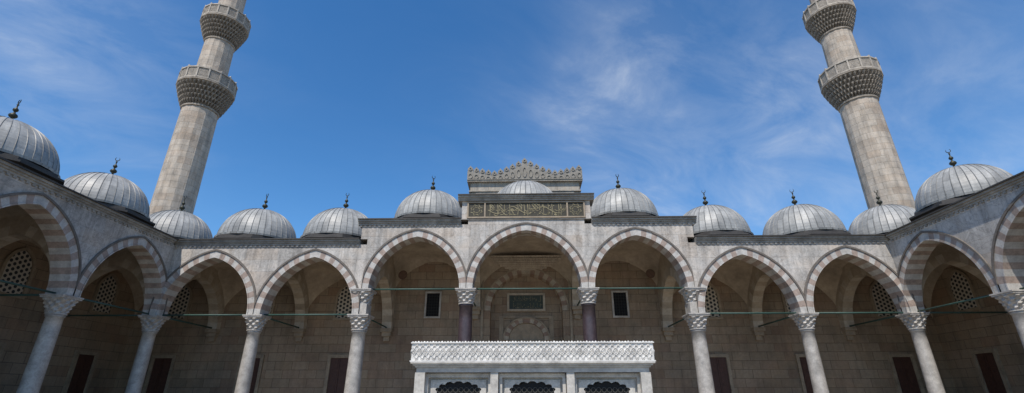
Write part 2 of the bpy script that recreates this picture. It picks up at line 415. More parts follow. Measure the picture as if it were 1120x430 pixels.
def bars_mesh(w,h,nx,nz,r=0.012):
    f=MB()
    for i in range(1,nx): x=-w+2*w*i/nx; f.box((x-r,-0.08,0),(x+r,-0.05,h))
    for i in range(1,nz): z=h*i/nz; f.box((-w,-0.082,z-r),(w,-0.052,z+r))
    return f.mesh("grille",[M_IRON])
bar_m=bars_mesh(.45,1.6,5,8)
def window(parent,kind,loc,rot=0):
    pm,fm={'lat':(lp_m,lf_m),'shut':(sp_m,sf_m),'dark':(dk_m,df_m)}[kind]
    w=mk("window",pm,parent,loc,rot); sub("frame",fm,w)
    if kind=='dark': sub("grille",bar_m,w)
    return w
def cornice(mb,T,u0,u1,th,z,teeth=True,h=0.32):
    def bx(a,b,d,z0,z1,mi):
        P=[T(a,-d,z0),T(b,th,z0)]; Q=[T(a,-d,z1),T(b,th,z1)]
        lo=[min(P[0][i],P[1][i]) for i in range(3)]; hi=[max(Q[0][i],Q[1][i]) for i in range(3)]
        mb.box(lo,hi,mi)
    bx(u0,u1,th+0.07,z-h,z-h+0.10,0)
    bx(u0,u1,th+0.13,z-h+0.102,z-h+0.19,0)
    bx(u0,u1,th+0.21,z-h+0.192,z-h+0.30,0)
    bx(u0,u1,th+0.29,z-h+0.302,z+0.04,1)
    if teeth:
        u=u0+0.1
        while u<u1-0.15:
            a=T(u,-th-0.06,z-h-0.1);b=T(u+0.14,-th+0.01,z-h-0.001)
            mb.box([min(a[i],b[i]) for i in range(3)],[max(a[i],b[i]) for i in range(3)],0); u+=0.28
# calligraphic strokes
def stroke(mb,pts,w,y,mi=0,ang=50):
    a=math.radians(ang); dx,dz=math.cos(a)*w/2,math.sin(a)*w/2
    for (x0,z0),(x1,z1) in zip(pts,pts[1:]):
        mb.face([(x0-dx,y,z0-dz),(x1-dx,y,z1-dz),(x1+dx,y,z1+dz),(x0+dx,y,z0+dz)],mi)
def curve(fn,n=10): return [fn(i/n) for i in range(n+1)]
GL=[lambda x,z,s:[curve(lambda t:(x+0.05*s*math.sin(3*t),z+s*(1-t)),6)],
    lambda x,z,s:[curve(lambda t:(x+0.35*s,z+s*(1-t*.9)),5),curve(lambda t:(x+0.35*s-0.4*s*t,z+0.1*s-0.12*s*math.sin(math.pi*t)),6)],
    lambda x,z,s:[curve(lambda t:(x+0.3*s*math.cos(math.pi*t*-1),z+0.3*s-0.32*s*math.sin(math.pi*t)),9),[(x,z+.36*s),(x+.06*s,z+.42*s)]],
    lambda x,z,s:[curve(lambda t:(x+0.13*s*math.cos(6.28*t),z+0.25*s+0.13*s*math.sin(6.28*t)),9),curve(lambda t:(x-0.13*s-.2*s*t,z+0.2*s-.3*s*t*t),6)],
    lambda x,z,s:[curve(lambda t:(x+.5*s*(t-.5),z+0.7*s+.12*s*math.sin(5*t)),6),curve(lambda t:(x-.2*s+.35*s*t,z+.7*s-.5*s*t),5),curve(lambda t:(x+.15*s-.5*s*t,z+.2*s-.08*s*math.sin(3.14*t)),6)],
    lambda x,z,s:[curve(lambda t:(x+.45*s-.9*s*t,z+.22*s-.22*s*math.sin(3.14*t)**.7),9)]]
def calligraphy(mb,x0,x1,z0,z1,y,w,seed=1,step=0.28):
    rnd=random.Random(seed); H=z1-z0; s=H*0.92; x=x1-0.2*s
    while x>x0+0.2*s:
        k=rnd.choice([0,0,1,2,3,4,5,1]); zz=z0+0.04*H+(0 if k in(0,1) else rnd.choice([0,0.05,.42])*H); ss=s if k in (0,1) else s*rnd.uniform(.55,.75)
        for st in GL[k](x,zz,ss):
            st=[(max(x0,min(x1,a)),max(z0,min(z1,b))) for a,b in st]; stroke(mb,st,w,y)
        if rnd.random()<.7:
            a,b=x+rnd.uniform(-.1,.1),z0+H*rnd.uniform(.1,.9); stroke(mb,[(a,b),(a+.04,b-.04)],w,y)
        x-=step*H*rnd.uniform(.7,1.2)

# ============================================================ FRONT PORTICO
TH=0.45
PD=6.0
ZL=ZC-0.38        # low wall top
ZM=ZC+0.85        # raised middle wall top
fp=mk("portico",None,None,(0,0,0)); top(fp,"pale marble arcade of seven pointed arches with lead domes","portico")
TF=lambda u,d,z:(u,d,z)
RL,RM,RC=ZL-1.05-ZA,3.12,3.47
wall=MB()
bays=[(-18.5,3,0),(-12.5,3,0),(-6.5,3,1),(0,3.5,2),(6.5,3,1),(12.5,3,0),(18.5,3,0)]
for c,S,k in bays:
    zs,r,zt=((ZA,RL,ZL-.3),(ZB,RM,ZM-.3),(ZB,RC,ZM-.02))[k]
    w=S-0.38
    wall_bay(wall,TF,c,S,w,zs,r,RW,TH,zt)
    mk("arch",ring_mesh(TF,c,S,w,zs,r,RW,TH,17 if k==2 else 15),fp)
for s in (-1,1):   # raised ends of the middle part
    a,b=(9.5,9.9)
    x0,x1=(a,b) if s>0 else (-b,-a)
    wall.box((x0,-TH,ZL+0.04),(x1,PD+1,ZM-.3))
wall.box((-3.9,-TH-0.02,ZM+0.035),(3.9,TH+.1,ZM+1.25))
mk("wall",wall.mesh("wall",[M_MARBLE]),fp)
cn=MB()
cornice(cn,TF,-21.95,-9.93,TH,ZL); cornice(cn,TF,9.93,21.95,TH,ZL)
cornice(cn,TF,-10.15,-3.93,TH,ZM); cornice(cn,TF,3.93,10.15,TH,ZM)
cn.box((-4.0,-TH-.07,ZM-.02),(4.0,TH,ZM+.03),0)
cornice(cn,TF,-4.15,4.15,TH+.1,ZM+1.5,False)
mk("cornice",cn.mesh("cornice",[M_CORN,M_DLEAD]),fp)
rf=MB()
for s in (-1,1):
    x0,x1=(9.92,28.6) if s>0 else (-28.6,-9.92)
    rf.box((x0,0.46,ZL-.12),(x1,PD+1.3,ZL+0.0))
    q=9.91*s; rf.box((min(q,3.9*s),0.46,ZM-.08),(max(q,3.9*s),PD+1.3,ZM+0.05))
rf.box((-3.88,0.56,ZM-.08),(3.88,PD+1.3,ZM+.06))
mk("roof",rf.mesh("roof",[M_DLEAD]),fp)
YB=PD-0.05
NW,NS,NZ,NR_,ND=2.5,3.14,ZB-.2,2.6,0.9      # niche half width, bay half width, springing, rise, depth
bw=MB()
for s in (-1,1):
    q0,q1=sorted((NS*s,28.7*s)); bw.box((q0,YB,0),(q1,PD+1.2,ZL-.13))
    q0,q1=sorted((NS*s,9.9*s)); bw.box((q0,YB+.002,ZL-.128),(q1,PD+1.19,ZM-.1))
    q0,q1=sorted((NS*s-.001*s,(NW)*s)); bw.box((q0,YB+.001,0),(q1,YB+ND,NZ))
TN=lambda u,d,z:(u,YB+ND/2+d,z)
wall_bay(bw,TN,0,NS,NW,NZ,NR_,.42,ND/2-.001,ZM-.1)
bw.box((-NS,YB+ND+.002,0),(NS,YB+ND+.4,ZM-.1))
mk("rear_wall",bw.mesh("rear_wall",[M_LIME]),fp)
for x in [-24.5,-18.5,-12.5,12.5,18.5,24.5]:
    window(fp,'lat',(x,YB,ZA+0.75)); window(fp,'shut',(x,YB,1.45))
for x in (-6.5,6.5):
    window(fp,'dark',(x,YB,ZB-0.6)); window(fp,'shut',(x,YB,1.45))
for x in (-24.5,-18.5,-12.5,12.5,18.5,24.5): vault(fp,x,3,3,3,ZA,ZL-.12-.75-ZA,0.55)
for x in (-6.5,6.5): vault(fp,x,3,3,3,ZB,3.2,0.5)
vault(fp,0,3,3.5,3,ZB,3.35,0.45)
RRB=RL-.4
for i,x in enumerate(XC):
    TT=(lambda xx:(lambda u,d,z:(xx+d,u,z)))(x)
    zs=ZB if abs(x)<4 else ZA
    zt=(ZM-.1) if abs(x)<10 else ZL-.13
    tw=MB(); wall_bay(tw,TT,3,3,2.5,zs,RRB,0.5,0.3,zt); mk("rib_wall",tw.mesh("rib_wall",[M_PLAST]),fp)
    mk("rib_arch",ring_mesh(TT,3,3,2.5,zs,RRB,0.5,0.3,10,"rib_arch",False,RIBM),fp)
    rod(fp,(x,0.3,zs+.06),(x,YB,zs+.06),0.05)
for s in (-1,1):
    tw=MB(); wall_bay(tw,TF,24.5*s,3,2.5,ZA,RRB,0.5,0.3,ZL-.13); mk("rib_wall",tw.mesh("rib_wall",[M_PLAST]),fp)
    mk("rib_arch",ring_mesh(TF,24.5*s,3,2.5,ZA,RRB,0.5,0.3,10,"rib_arch",False,RIBM),fp)
for x in XC:
    zs=ZB if abs(x)<4 else ZA; imp=MB()
    imp.box((x-.38,YB-.5,zs-.22),(x+.38,YB+.01,zs-.002)); imp.box((x-.3,YB-.35,zs-.5),(x+.3,YB+.01,zs-.222)); imp.box((x-.2,YB-.2,zs-.8),(x+.2,YB+.01,zs-.502))
    mk("impost",imp.mesh("impost",[M_BTRIM]),fp)
for x in XC:
    column(fp,x,0,'mid' if abs(x)<4 else ('p' if abs(x)<10 else 'low'))
for a,b in zip(XC,XC[1:]):
    z=ZB+.06 if max(abs(a),abs(b))<10 else ZA+.06
    rod(fp,(a,0,z),(b,0,z),0.05)
for x in (-24.05,-18.2,-12.5,12.35,18.4,24.1): dome(fp,x,3.1,ZL+0.95,True,0.97 if abs(x)>20 else 1.0)
for x in (-6.5,6.5): dome(fp,x,3.1,ZM+1.0)
dome(fp,0,3.3,ZM+1.7,False)
dm=MB(); dm.lathe([(0.32,-0.02),(0.32,0.03),(0.26,0.06)],20); disc=dm.mesh("roundel",[M_DISC])
for c in (-6.5,6.5):
    for s in (-1,1):
        o=mk("roundel",disc,fp,(c+s*2.05,4.93,ZB+2.1)); d=Vector((-s,-1.1,-0.9)); o.rotation_euler=d.to_track_quat('Z','Y').to_euler()
# inscription panel in the raised centre
ZI=ZM+0.13; PH=0.94
ip=MB(); y=-TH-0.05
ip.box((-3.5,y,ZI),(3.5,-TH-.021,ZI+PH),0)
pn=mk("inscription_panel",ip.mesh("inscription_panel",[M_PANEL]),fp); pn["label"]="dark stone panel with dense pale Arabic calligraphy"
fr=MB()
fr.box((-3.58,y-.06,ZI-.07),(3.58,-TH-.022,ZI+.02)); fr.box((-3.58,y-.06,ZI+PH-.02),(3.58,-TH-.022,ZI+PH+.06))
for x in (-3.53,-2.5,2.5,3.53): fr.box((x-.045,y-.055,ZI+.021),(x+.045,-TH-.022,ZI+PH-.021))
sub("frame",fr.mesh("frame",[M_BTRIM]),pn)
ca=MB(); ZT,ZU=ZI+.07,ZI+PH-.07
calligraphy(ca,-2.4,2.4,ZT,ZU,y-.012,0.05,3,0.24); calligraphy(ca,-2.4,2.4,ZT+.3,ZU,y-.016,0.036,8,0.5)
for k in range(5):      # long sweeping tails joining the words
    x0=-2.3+.93*k; stroke(ca,curve(lambda t:(x0+.9*(1-t),ZT+.34+.26*math.sin(math.pi*t+.3)*(1 if k%2 else -.7)),14),.05,y-.022)
for s in (-1,1):
    for rr in (.34,.2):
        st=[(s*3.01+rr*math.cos(a*math.pi/8)*(1.12 if a%2 else .8),ZI+PH/2+rr*math.sin(a*math.pi/8)*(1.12 if a%2 else .8)) for a in range(17)]
        stroke(ca,st,.04,y-.015)
sub("lettering",ca.mesh("lettering",[M_GOLD]),pn)
# portal niche (real recess) on the rear wall, centre
YN=YB+ND+.002
TB=lambda u,d,z:(u,YN+d,z)
M_NA=plain("niche_pale_voussoir",(0.42,0.36,0.28),0.75,0.3,2); M_NB=plain("niche_dark_voussoir",(0.28,0.19,0.14),0.75,0.3,2)
NM=[M_NA,M_NB,M_BTRIM]
mk("niche_arch",ring_mesh(TN,0,9,NW,NZ,NR_,0.36,ND/2,13,"niche_arch",True,NM),fp)
mk("door_arch",ring_mesh(TB,0,9,1.25,ZB-2.1,1.15,0.3,0.16,8,"door_arch",True,NM),fp)
dp=MB(); pts=[(1.25,-4.2)]+arch_pts(1.25,1.15,8)+[(-1.25,-4.2)]
dp.face([(x,YN-.02,ZB-2.1+z) for x,z in pts])
mk("door",dp.mesh("door",[M_SHUT]),fp)
ty=MB(); pts=[(1.24,0)]+arch_pts(1.24,1.14,8)+[(-1.24,0)]; ty.face([(x,YN-.05,ZB-2.1+z) for x,z in pts]); ty.box((-1.24,YN-.14,ZB-2.25),(1.24,YN-.03,ZB-2.1))
mk("tympanum",ty.mesh("tympanum",[M_BTRIM]),fp)
nf=MB()
for s in (-1,1):
    a,b=sorted((2.98*s,3.14*s)); nf.box((a,YB-.1,0),(b,YB+.01,ZB+3.2))
nf.box((-1.9,YN-.1,0),(-1.6,YN+.01,ZB-.6)); nf.box((1.6,YN-.1,0),(1.9,YN+.01,ZB-.6)); nf.box((-1.9,YN-.1,ZB-.6),(1.9,YN+.01,ZB-.45))
mk("portal_frame",nf.mesh("portal_frame",[M_BTRIM]),fp)
gp=MB(); gp.box((-1.22,YN-.1,ZB+.0),(1.22,YN,ZB+1.02))
g=mk("plaque",gp.mesh("plaque",[M_GREEN]),fp); g["label"]="dull green plaque with faded gold Arabic lettering"
gf=MB()
for a,b in (((-1.36,ZB-.13),(1.36,ZB+.02)),((-1.36,ZB+1.0),(1.36,ZB+1.15))): gf.box((a[0],YN-.17,a[1]),(b[0],YN+.01,b[1]))
for s in (-1,1): gf.box((min(1.2*s,1.36*s),YN-.168,ZB+.021),(max(1.2*s,1.36*s),YN+.01,ZB+.999))
sub("frame",gf.mesh("frame",[M_NA]),g)
cg=MB(); calligraphy(cg,-1.1,1.1,ZB+.08,ZB+.48,YN-.11,.026,5,.36); calligraphy(cg,-1.1,1.1,ZB+.55,ZB+.95,YN-.11,.026,6,.36)
sub("lettering",cg.mesh("lettering",[M_GOLD]),g)
# muqarnas squinch band carrying the vault over the portal
mq=MB()
tiers=8
for t in range(tiers):
    zr=2.45+t*0.125; hw=min(2.7,0.9+0.27*t+.05*t*t/3); z=ZB+zr; pr=0.04+0.05*t+.012*t*t; n=max(2,int(hw*2/0.2))
    for k in range(n):
        x=-hw+2*hw*(k+.5)/n; a=hw/n
        mq.face([(x-a,YB-pr,z+.125),(x+a,YB-pr,z+.125),(x,YB-pr+.09,z)]); mq.face([(x-a,YB-pr,z+.125),(x,YB-pr+.09,z),(x-a,YB-pr+.14,z+.02)]); mq.face([(x+a,YB-pr,z+.125),(x,YB-pr+.09,z),(x+a,YB-pr+.14,z+.02)])
        mq.face([(x-a,YB-pr,z+.125),(x+a,YB-pr,z+.125),(x+a,YB,z+.125),(x-a,YB,z+.125)])
mk("muqarnas",mq.mesh("muqarnas",[M_NA]),fp)

# ============================================================ SIDE PORTICOS
for s in (-1,1):
    sp=mk("side_portico",None,None,(21.5*s,-12,0))
    top(sp,"shaded marble side arcade of the courtyard with lead domes" if s<0 else "sunlit marble side arcade of the courtyard with lead domes","portico","side arcades of the courtyard")
    TS=(lambda s:(lambda u,d,z:(s*(21.5+d),u,z)))(s)
    sw=MB()
    ys=[0,-6,-12,-18,-24]
    for c in (-3,-9,-15,-21):
        wall_bay(sw,TS,c,3,2.62,ZA,RL,RW,TH,ZL-.3)
        mk("arch",ring_mesh(TS,c,3,2.62,ZA,RL,RW,TH,15),sp)
        vault(sp,24.5*s,c,3,3,ZA,ZL-.12-.75-ZA,0.55)
        dome(sp,(24.1 if c>-5 or s<0 else 24.7)*s,c+.05,ZL+1.0,True,0.93)
        window(sp,'lat',(27.45*s,c,ZA+.75),math.pi/2*(-s)); window(sp,'shut',(27.45*s,c,1.45),math.pi/2*(-s))
    window(sp,'lat',(27.45*s,3,ZA+.75),math.pi/2*(-s)); window(sp,'shut',(27.45*s,3,1.45),math.pi/2*(-s))
    mk("wall",sw.mesh("wall",[M_MARBLE]),sp)
    cs=MB(); cornice(cs,TS,-24,-0.75,TH,ZL+0.004); mk("cornice",cs.mesh("cornice",[M_CORN,M_DLEAD]),sp)
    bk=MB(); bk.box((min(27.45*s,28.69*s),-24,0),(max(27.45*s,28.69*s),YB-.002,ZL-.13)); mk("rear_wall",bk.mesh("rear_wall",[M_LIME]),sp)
    rr=MB(); rr.box((min(21.96*s,28.7*s),-24,ZL-.122),(max(21.96*s,28.7*s),0.455,ZL-.002)); mk("roof",rr.mesh("roof",[M_DLEAD]),sp)
    for y in ys[1:]:
        TT=(lambda yy:(lambda u,d,z:(u,yy+d,z)))(y)
        tw=MB(); wall_bay(tw,TT,24.5*s,3,2.5,ZA,RRB,0.5,0.3,ZL-.13); mk("rib_wall",tw.mesh("rib_wall",[M_PLAST]),sp)
        mk("rib_arch",ring_mesh(TT,24.5*s,3,2.5,ZA,RRB,0.5,0.3,10,"rib_arch",False,RIBM),sp)
        column(sp,21.5*s,y,'low'); rod(sp,(21.8*s,y,ZA+.06),(27.4*s,y,ZA+.06),.05)
    for a,b in zip(ys,ys[1:]): rod(sp,(21.5*s,a,ZA+.06),(21.5*s,b,ZA+.06))
    rod(sp,(21.8*s,0,ZA+.06),(27.4*s,0,ZA+.06),.05)

# ============================================================ ENTRANCE PORTAL behind
pt=mk("portal_block",None,None,(0,8.5,0)); top(pt,"pale stone portal block crowned with carved palmette cresting","portal")
ZP=17.62
b=MB(); b.box((-4.35,7.3,0),(4.35,10.5,ZP-.12)); b.box((-4.45,7.15,ZP-.95),(4.45,10.6,ZP-.87)); b.box((-4.6,7.05,ZP-.12),(4.6,10.7,ZP))
b.box((-3.9,7.22,14.2),(-3.6,7.3,ZP-1.1));b.box((3.6,7.22,14.2),(3.9,7.3,ZP-1.1));b.box((-3.9,7.221,ZP-1.1),(3.9,7.3,ZP-.98))
mk("wall",b.mesh("wall",[M_PORTAL]),pt)
cr=MB()
def crest_h(x):
    a=abs(x)/4.65
    return 0.78+1.1*max(0,1-a*1.9)**1.3+0.48*max(0,(a-0.55)/0.45)
npal=19
for k in range(npal):
    x0=-4.6+9.2*k/npal; q=9.2/npal; x1=x0+q; xm=x0+q/2; h=crest_h(xm); zb=ZP
    hb=h-.5
    P=[(x0,zb),(x1,zb),(x1,zb+hb+.1),(xm+q*.34,zb+hb+.13),(xm+q*.47,zb+hb+.2),(xm+q*.46,zb+hb+.3),(xm+q*.34,zb+hb+.4),(xm+q*.16,zb+hb+.48),(xm,zb+hb+.6),(xm-q*.16,zb+hb+.48),(xm-q*.34,zb+hb+.4),(xm-q*.46,zb+hb+.3),(xm-q*.47,zb+hb+.2),(xm-q*.34,zb+hb+.13),(x0,zb+hb+.1)]
    cr.face([(a,7.05,c) for a,c in P]); cr.face([(a,7.25,c) for a,c in P[::-1]])
    for (a,c),(a2,c2) in zip(P,P[1:]+P[:1]): cr.face([(a,7.05,c),(a2,7.05,c2),(a2,7.25,c2),(a,7.25,c)])
    def rel(cx_,cz_,rx,rz,inn):
        for t in range(12):
            a0,a1=t*math.pi/6,(t+1)*math.pi/6
            A=[(cx_+rx*math.sin(a),cz_+rz*math.cos(a)) for a in (a0,a1)]; B=[(cx_+rx*inn*math.sin(a),cz_+rz*inn*math.cos(a)) for a in (a1,a0)]
            cr.face([(a,6.99,c) for a,c in A+B])
            cr.face([(A[0][0],6.99,A[0][1]),(A[1][0],6.99,A[1][1]),(A[1][0],7.05,A[1][1]),(A[0][0],7.05,A[0][1])])
            cr.face([(B[0][0],6.99,B[0][1]),(B[1][0],6.99,B[1][1]),(B[1][0],7.05,B[1][1]),(B[0][0],7.05,B[0][1])])
    rel(xm,zb+hb+.28,q*.3,.15,.5)
    if hb>.2: rel(xm,zb+hb*.5,q*.36,hb*.36,.7)
    cr.box((x0+.001,6.995,zb+.01),(x1-.001,7.05,zb+.06))
mk("cresting",cr.mesh("cresting",[M_CREST]),pt)

# ============================================================ MINARETS
def minaret_parts():
    P={}
    n=16
    a=MB(); a.lathe([(2.4,0),(2.4,9),(1.75,13.0),(1.62,14.0),(1.60,14.3),(1.50,14.4),(1.40,25.0)],n,0,math.pi/n)
    P['lower']=a.mesh("shaft",[M_MIN])
    a=MB(); a.lathe([(1.30,27.6),(1.22,32.4)],n,0,math.pi/n); P['mid']=a.mesh("shaft",[M_MIN])
    a=MB(); a.lathe([(1.12,34.9),(1.04,43.4),(1.25,43.6),(1.25,43.9)],n,0,math.pi/n); P['up']=a.mesh("shaft",[M_MIN])
    a=MB(); a.lathe([(1.32,43.9),(1.2,44.3),(0.05,50.5)],n,0,math.pi/n); P['spire']=a.mesh("spire",[M_LEAD])
    return P
MP=minaret_parts()
M_MUQ=plain("weathered_muqarnas",(0.33,0.285,0.23),0.85,0.5,3)
M_PAR=plain("parapet_stone",(0.45,0.40,0.335),0.85,0.4,3)
def corbel_mesh(r0,r1,h):
    n=160; mb=MB(); rings=[[(r0*.98*math.cos(2*math.pi*k/n),r0*.98*math.sin(2*math.pi*k/n),-.25) for k in range(n)],[(r0*1.04*math.cos(2*math.pi*k/n),r0*1.04*math.sin(2*math.pi*k/n),-.2) for k in range(n)],[(r0*1.04*math.cos(2*math.pi*k/n),r0*1.04*math.sin(2*math.pi*k/n),-.08) for k in range(n)]]
    T=5; hh=h/T
    for t in range(T):
        ra=r0+(r1-r0)*(t/T)**.8; rb=r0+(r1-r0)*((t+1)/T)**.8
        def fz(k,lv):
            ph=(k+(2 if t%2 else 0))%4
            tooth=ph==0
            return {0:ra*.93 if not tooth else ra*.98,1:(rb*1.0 if tooth else ra*.91),2:(rb*1.02 if tooth else (rb*.98 if ph!=2 else ra*.93)),3:rb}[lv]
        for zz,lv in ((t*hh,0),(t*hh+hh*.35,1),(t*hh+hh*.75,2),(t*hh+hh*.98,3)):
            rings.append([(fz(k,lv)*math.cos(2*math.pi*k/n),fz(k,lv)*math.sin(2*math.pi*k/n),zz) for k in range(n)])
    mb.rings(rings); mb.lathe([(r1,h+.001),(r1+.1,h+.04),(r1+.1,h+.16),(r1,h+.2)],16,0,math.pi/16)
    return mb.mesh("corbel",[M_MUQ])
def parapet_mesh(r,h):
    mb=MB(); n=16; o=math.pi/n
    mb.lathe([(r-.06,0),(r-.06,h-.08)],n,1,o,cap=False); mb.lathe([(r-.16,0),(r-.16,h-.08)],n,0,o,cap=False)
    mb.lathe([(r-.2,h-.12),(r+.05,h-.12),(r+.05,h),(r-.2,h)],n,0,o)
    mb.lathe([(r+.02,.0),(r+.02,.12),(r-.05,.12)],n,0,o)
    for k in range(n):
        a=2*math.pi*k/n+o; c,s=math.cos(a),math.sin(a); q=.06
        ring=lambda z,g:[((r+.03)*c-q*g*s,(r+.03)*s+q*g*c,z),((r-.2)*c-q*g*s,(r-.2)*s+q*g*c,z),((r-.2)*c+q*g*s,(r-.2)*s-q*g*c,z),((r+.03)*c+q*g*s,(r+.03)*s-q*g*c,z)]
        mb.rings([ring(0,1),ring(h+.03,1),ring(h+.16,.2)])
    for k in range(n):
        a=2*math.pi*(k+.5)/n+o; rr=(r-.02)*math.cos(math.pi/n); c,s=math.cos(a),math.sin(a)
        def bar(u0,z0_,u1,z1_,t=.03,g=0.0):
            L=math.hypot(u1-u0,z1_-z0_); px,pz=-(z1_-z0_)/L*t,(u1-u0)/L*t; R2=rr+g
            mb.face([(R2*c-U*s,R2*s+U*c,Z) for U,Z in ((u0-px,z0_-pz),(u1-px,z1_-pz),(u1+px,z1_+pz),(u0+px,z0_+pz))])
        hb=h-.14
        for j in range(-6,7):
            u=j*.095
            for sg in (-1,1):
                pts=[]
                for t in range(9):
                    uu=u+sg*(.6*t/8-.3)
                    if abs(uu)<=.4: pts.append((uu,.12+(hb-.12)*t/8))
                for (A,B_),(C_,D_) in zip(pts,pts[1:]): bar(A,B_,C_,D_,.018,.004*(sg+1))
    return mb.mesh("parapet",[M_PAR,M_PARD])
cb1=corbel_mesh(1.42,2.2,1.9); cb2=corbel_mesh(1.24,1.96,1.8)
pa1=parapet_mesh(2.26,1.12); pa2=parapet_mesh(2.02,1.08)
for s,x in ((-1,MLX),(1,MRX)):
    mi=mk("minaret",None,None,(x,8,0)); top(mi,"tall tapering stone minaret with two muqarnas balconies","minaret","minarets at the courtyard corners")
    for k in ('lower','mid','up'): mk("shaft",MP[k],mi,(x,8,0))
    mk("spire",MP['spire'],mi,(x,8,0))
    for cb,pa,z in ((cb1,pa1,25.0),(cb2,pa2,32.4)):
        bl=mk("balcony",cb,mi,(x,8,z)); q=sub("parapet",pa,bl); q.location=(0,0,2.1 if cb is cb1 else 2.0)

# ============================================================ FOUNTAIN
FXc=CX+ (583-577)/538*12.4+0.1; FY=-D+13.1; FD=4.4; DZ=-0.18
fo=mk("fountain",None,None,(FXc,FY+FD/2,0)); top(fo,"white marble ablution fountain with carved parapet and iron grilles","fountain")
zq=lambda z: z+DZ if z>.4 else z
def FB(mb,a,b,mi=0): mb.box((FXc+a[0],FY+a[1],zq(a[2])),(FXc+b[0],FY+b[1],zq(b[2])),mi)
bo=MB()
FB(bo,(-2.8,.36,0),(2.8,FD-.36,2.5))
FB(bo,(-3.1,-.02,0),(3.1,FD+.02,.25))
for x in (-.98,.98):
    for y0,y1 in ((.1,.362),(FD-.362,FD-.1)): FB(bo,(x-.1,y0,.25),(x+.1,y1,2.38))
for x in (-2.9,2.9):
    for y in (.2,FD-.2): FB(bo,(x-.13,y-.13,.25),(x+.13,y+.13,2.38))
FB(bo,(-3.0,.08,2.381),(3.0,FD-.08,2.5))
for x0 in (-1.92,0,1.92):
    for a,b in (((-.86,.24,2.26),(.86,.36,2.36)),((-.86,.24,.5),(-.78,.36,2.26)),((.78,.24,.5),(.86,.36,2.26)),((-.72,.30,2.17),(.72,.36,2.2)),((-.72,.30,.6),(-.69,.36,2.17)),((.69,.30,.6),(.72,.36,2.17))):
        FB(bo,(x0+a[0],a[1],a[2]),(x0+b[0],b[1],b[2]))
mk("body",bo.mesh("body",[M_WHITE2]),fo)
co_=MB()
for k,(g,z0,z1) in enumerate(((.04,2.501,2.545),(.09,2.546,2.59),(.14,2.591,2.635))): FB(co_,(-3.0-g,.08-g,z0),(3.0+g,FD-.08+g,z1))
mk("cornice",co_.mesh("cornice",[M_WHITE2]),fo)
pa=MB(); z0,z1=2.636,3.12; X=3.17
FB(pa,(-X,-.035,z0),(X,FD+.035,z0+.03)); FB(pa,(-X+.03,0.0,z0+.03),(X-.03,FD+.0,z1-.03)); FB(pa,(-X,-.035,z1-.03),(X,FD+.035,z1))
z0+=DZ; z1+=DZ
def tube(mb,pts,w,d,nrm):
    for (a,b) in zip(pts,pts[1:]):
        du,dz=b[0]-a[0],b[1]-a[1]; L=math.hypot(du,dz) or 1; px,pz=-dz/L*w,du/L*w
        A=[nrm(a[0]-px,0,a[1]-pz),nrm(a[0],d,a[1]),nrm(a[0]+px,0,a[1]+pz)]; B=[nrm(b[0]-px,0,b[1]-pz),nrm(b[0],d,b[1]),nrm(b[0]+px,0,b[1]+pz)]
        mb.face([A[0],B[0],B[1],A[1]]); mb.face([A[1],B[1],B[2],A[2]])
zm=(z0+z1)/2; nu=40
def weave(L,nrm,nu):
    P=2*L/nu
    for ph,am in ((0,.17),(math.pi,.17),(math.pi/2,.09),(-math.pi/2,.09)):
        tube(pa,[(-L+2*L*i/(nu*8),zm+am*math.sin(math.pi*i/8*1+ph)) for i in range(nu*8+1)],.022,.026,nrm)
    for k in range(nu):
        x=-L+P*(k+.5)
        for sg in (-1,1):
            tube(pa,[(x+.028*math.cos(a*math.pi/4),zm+sg*.17+.028*math.sin(a*math.pi/4)) for a in range(9)],.02,.026,nrm)
        x=-L+P*k
        tube(pa,[(x-.04,zm),(x,zm+.05),(x+.04,zm),(x,zm-.05),(x-.04,zm)],.018,.026,nrm)
    # lumpy top edge: a row of small leaf tips
    for k in range(nu*2):
        x=-L+P*(k+.5)/2; h=.03+.008*math.sin(k*2.3)
        A,B,C_=nrm(x-P*.22,0.03,z1-.001),nrm(x+P*.22,0.03,z1-.001),nrm(x,0.01,z1+h); E_,F_=nrm(x-P*.22,-.06,z1-.001),nrm(x+P*.22,-.06,z1-.001)
        pa.face([A,B,C_]); pa.face([B,F_,C_]); pa.face([F_,E_,C_]); pa.face([E_,A,C_])
weave(X-.08,lambda u,d,z:(FXc+u,FY-d,z),nu)
for s in (-1,1): weave(FD/2-.02,(lambda s:(lambda u,d,z:(FXc+s*(X-.03+d),FY+FD/2+u,z)))(s),28)
mk("parapet",pa.mesh("parapet",[M_WHITE]),fo)
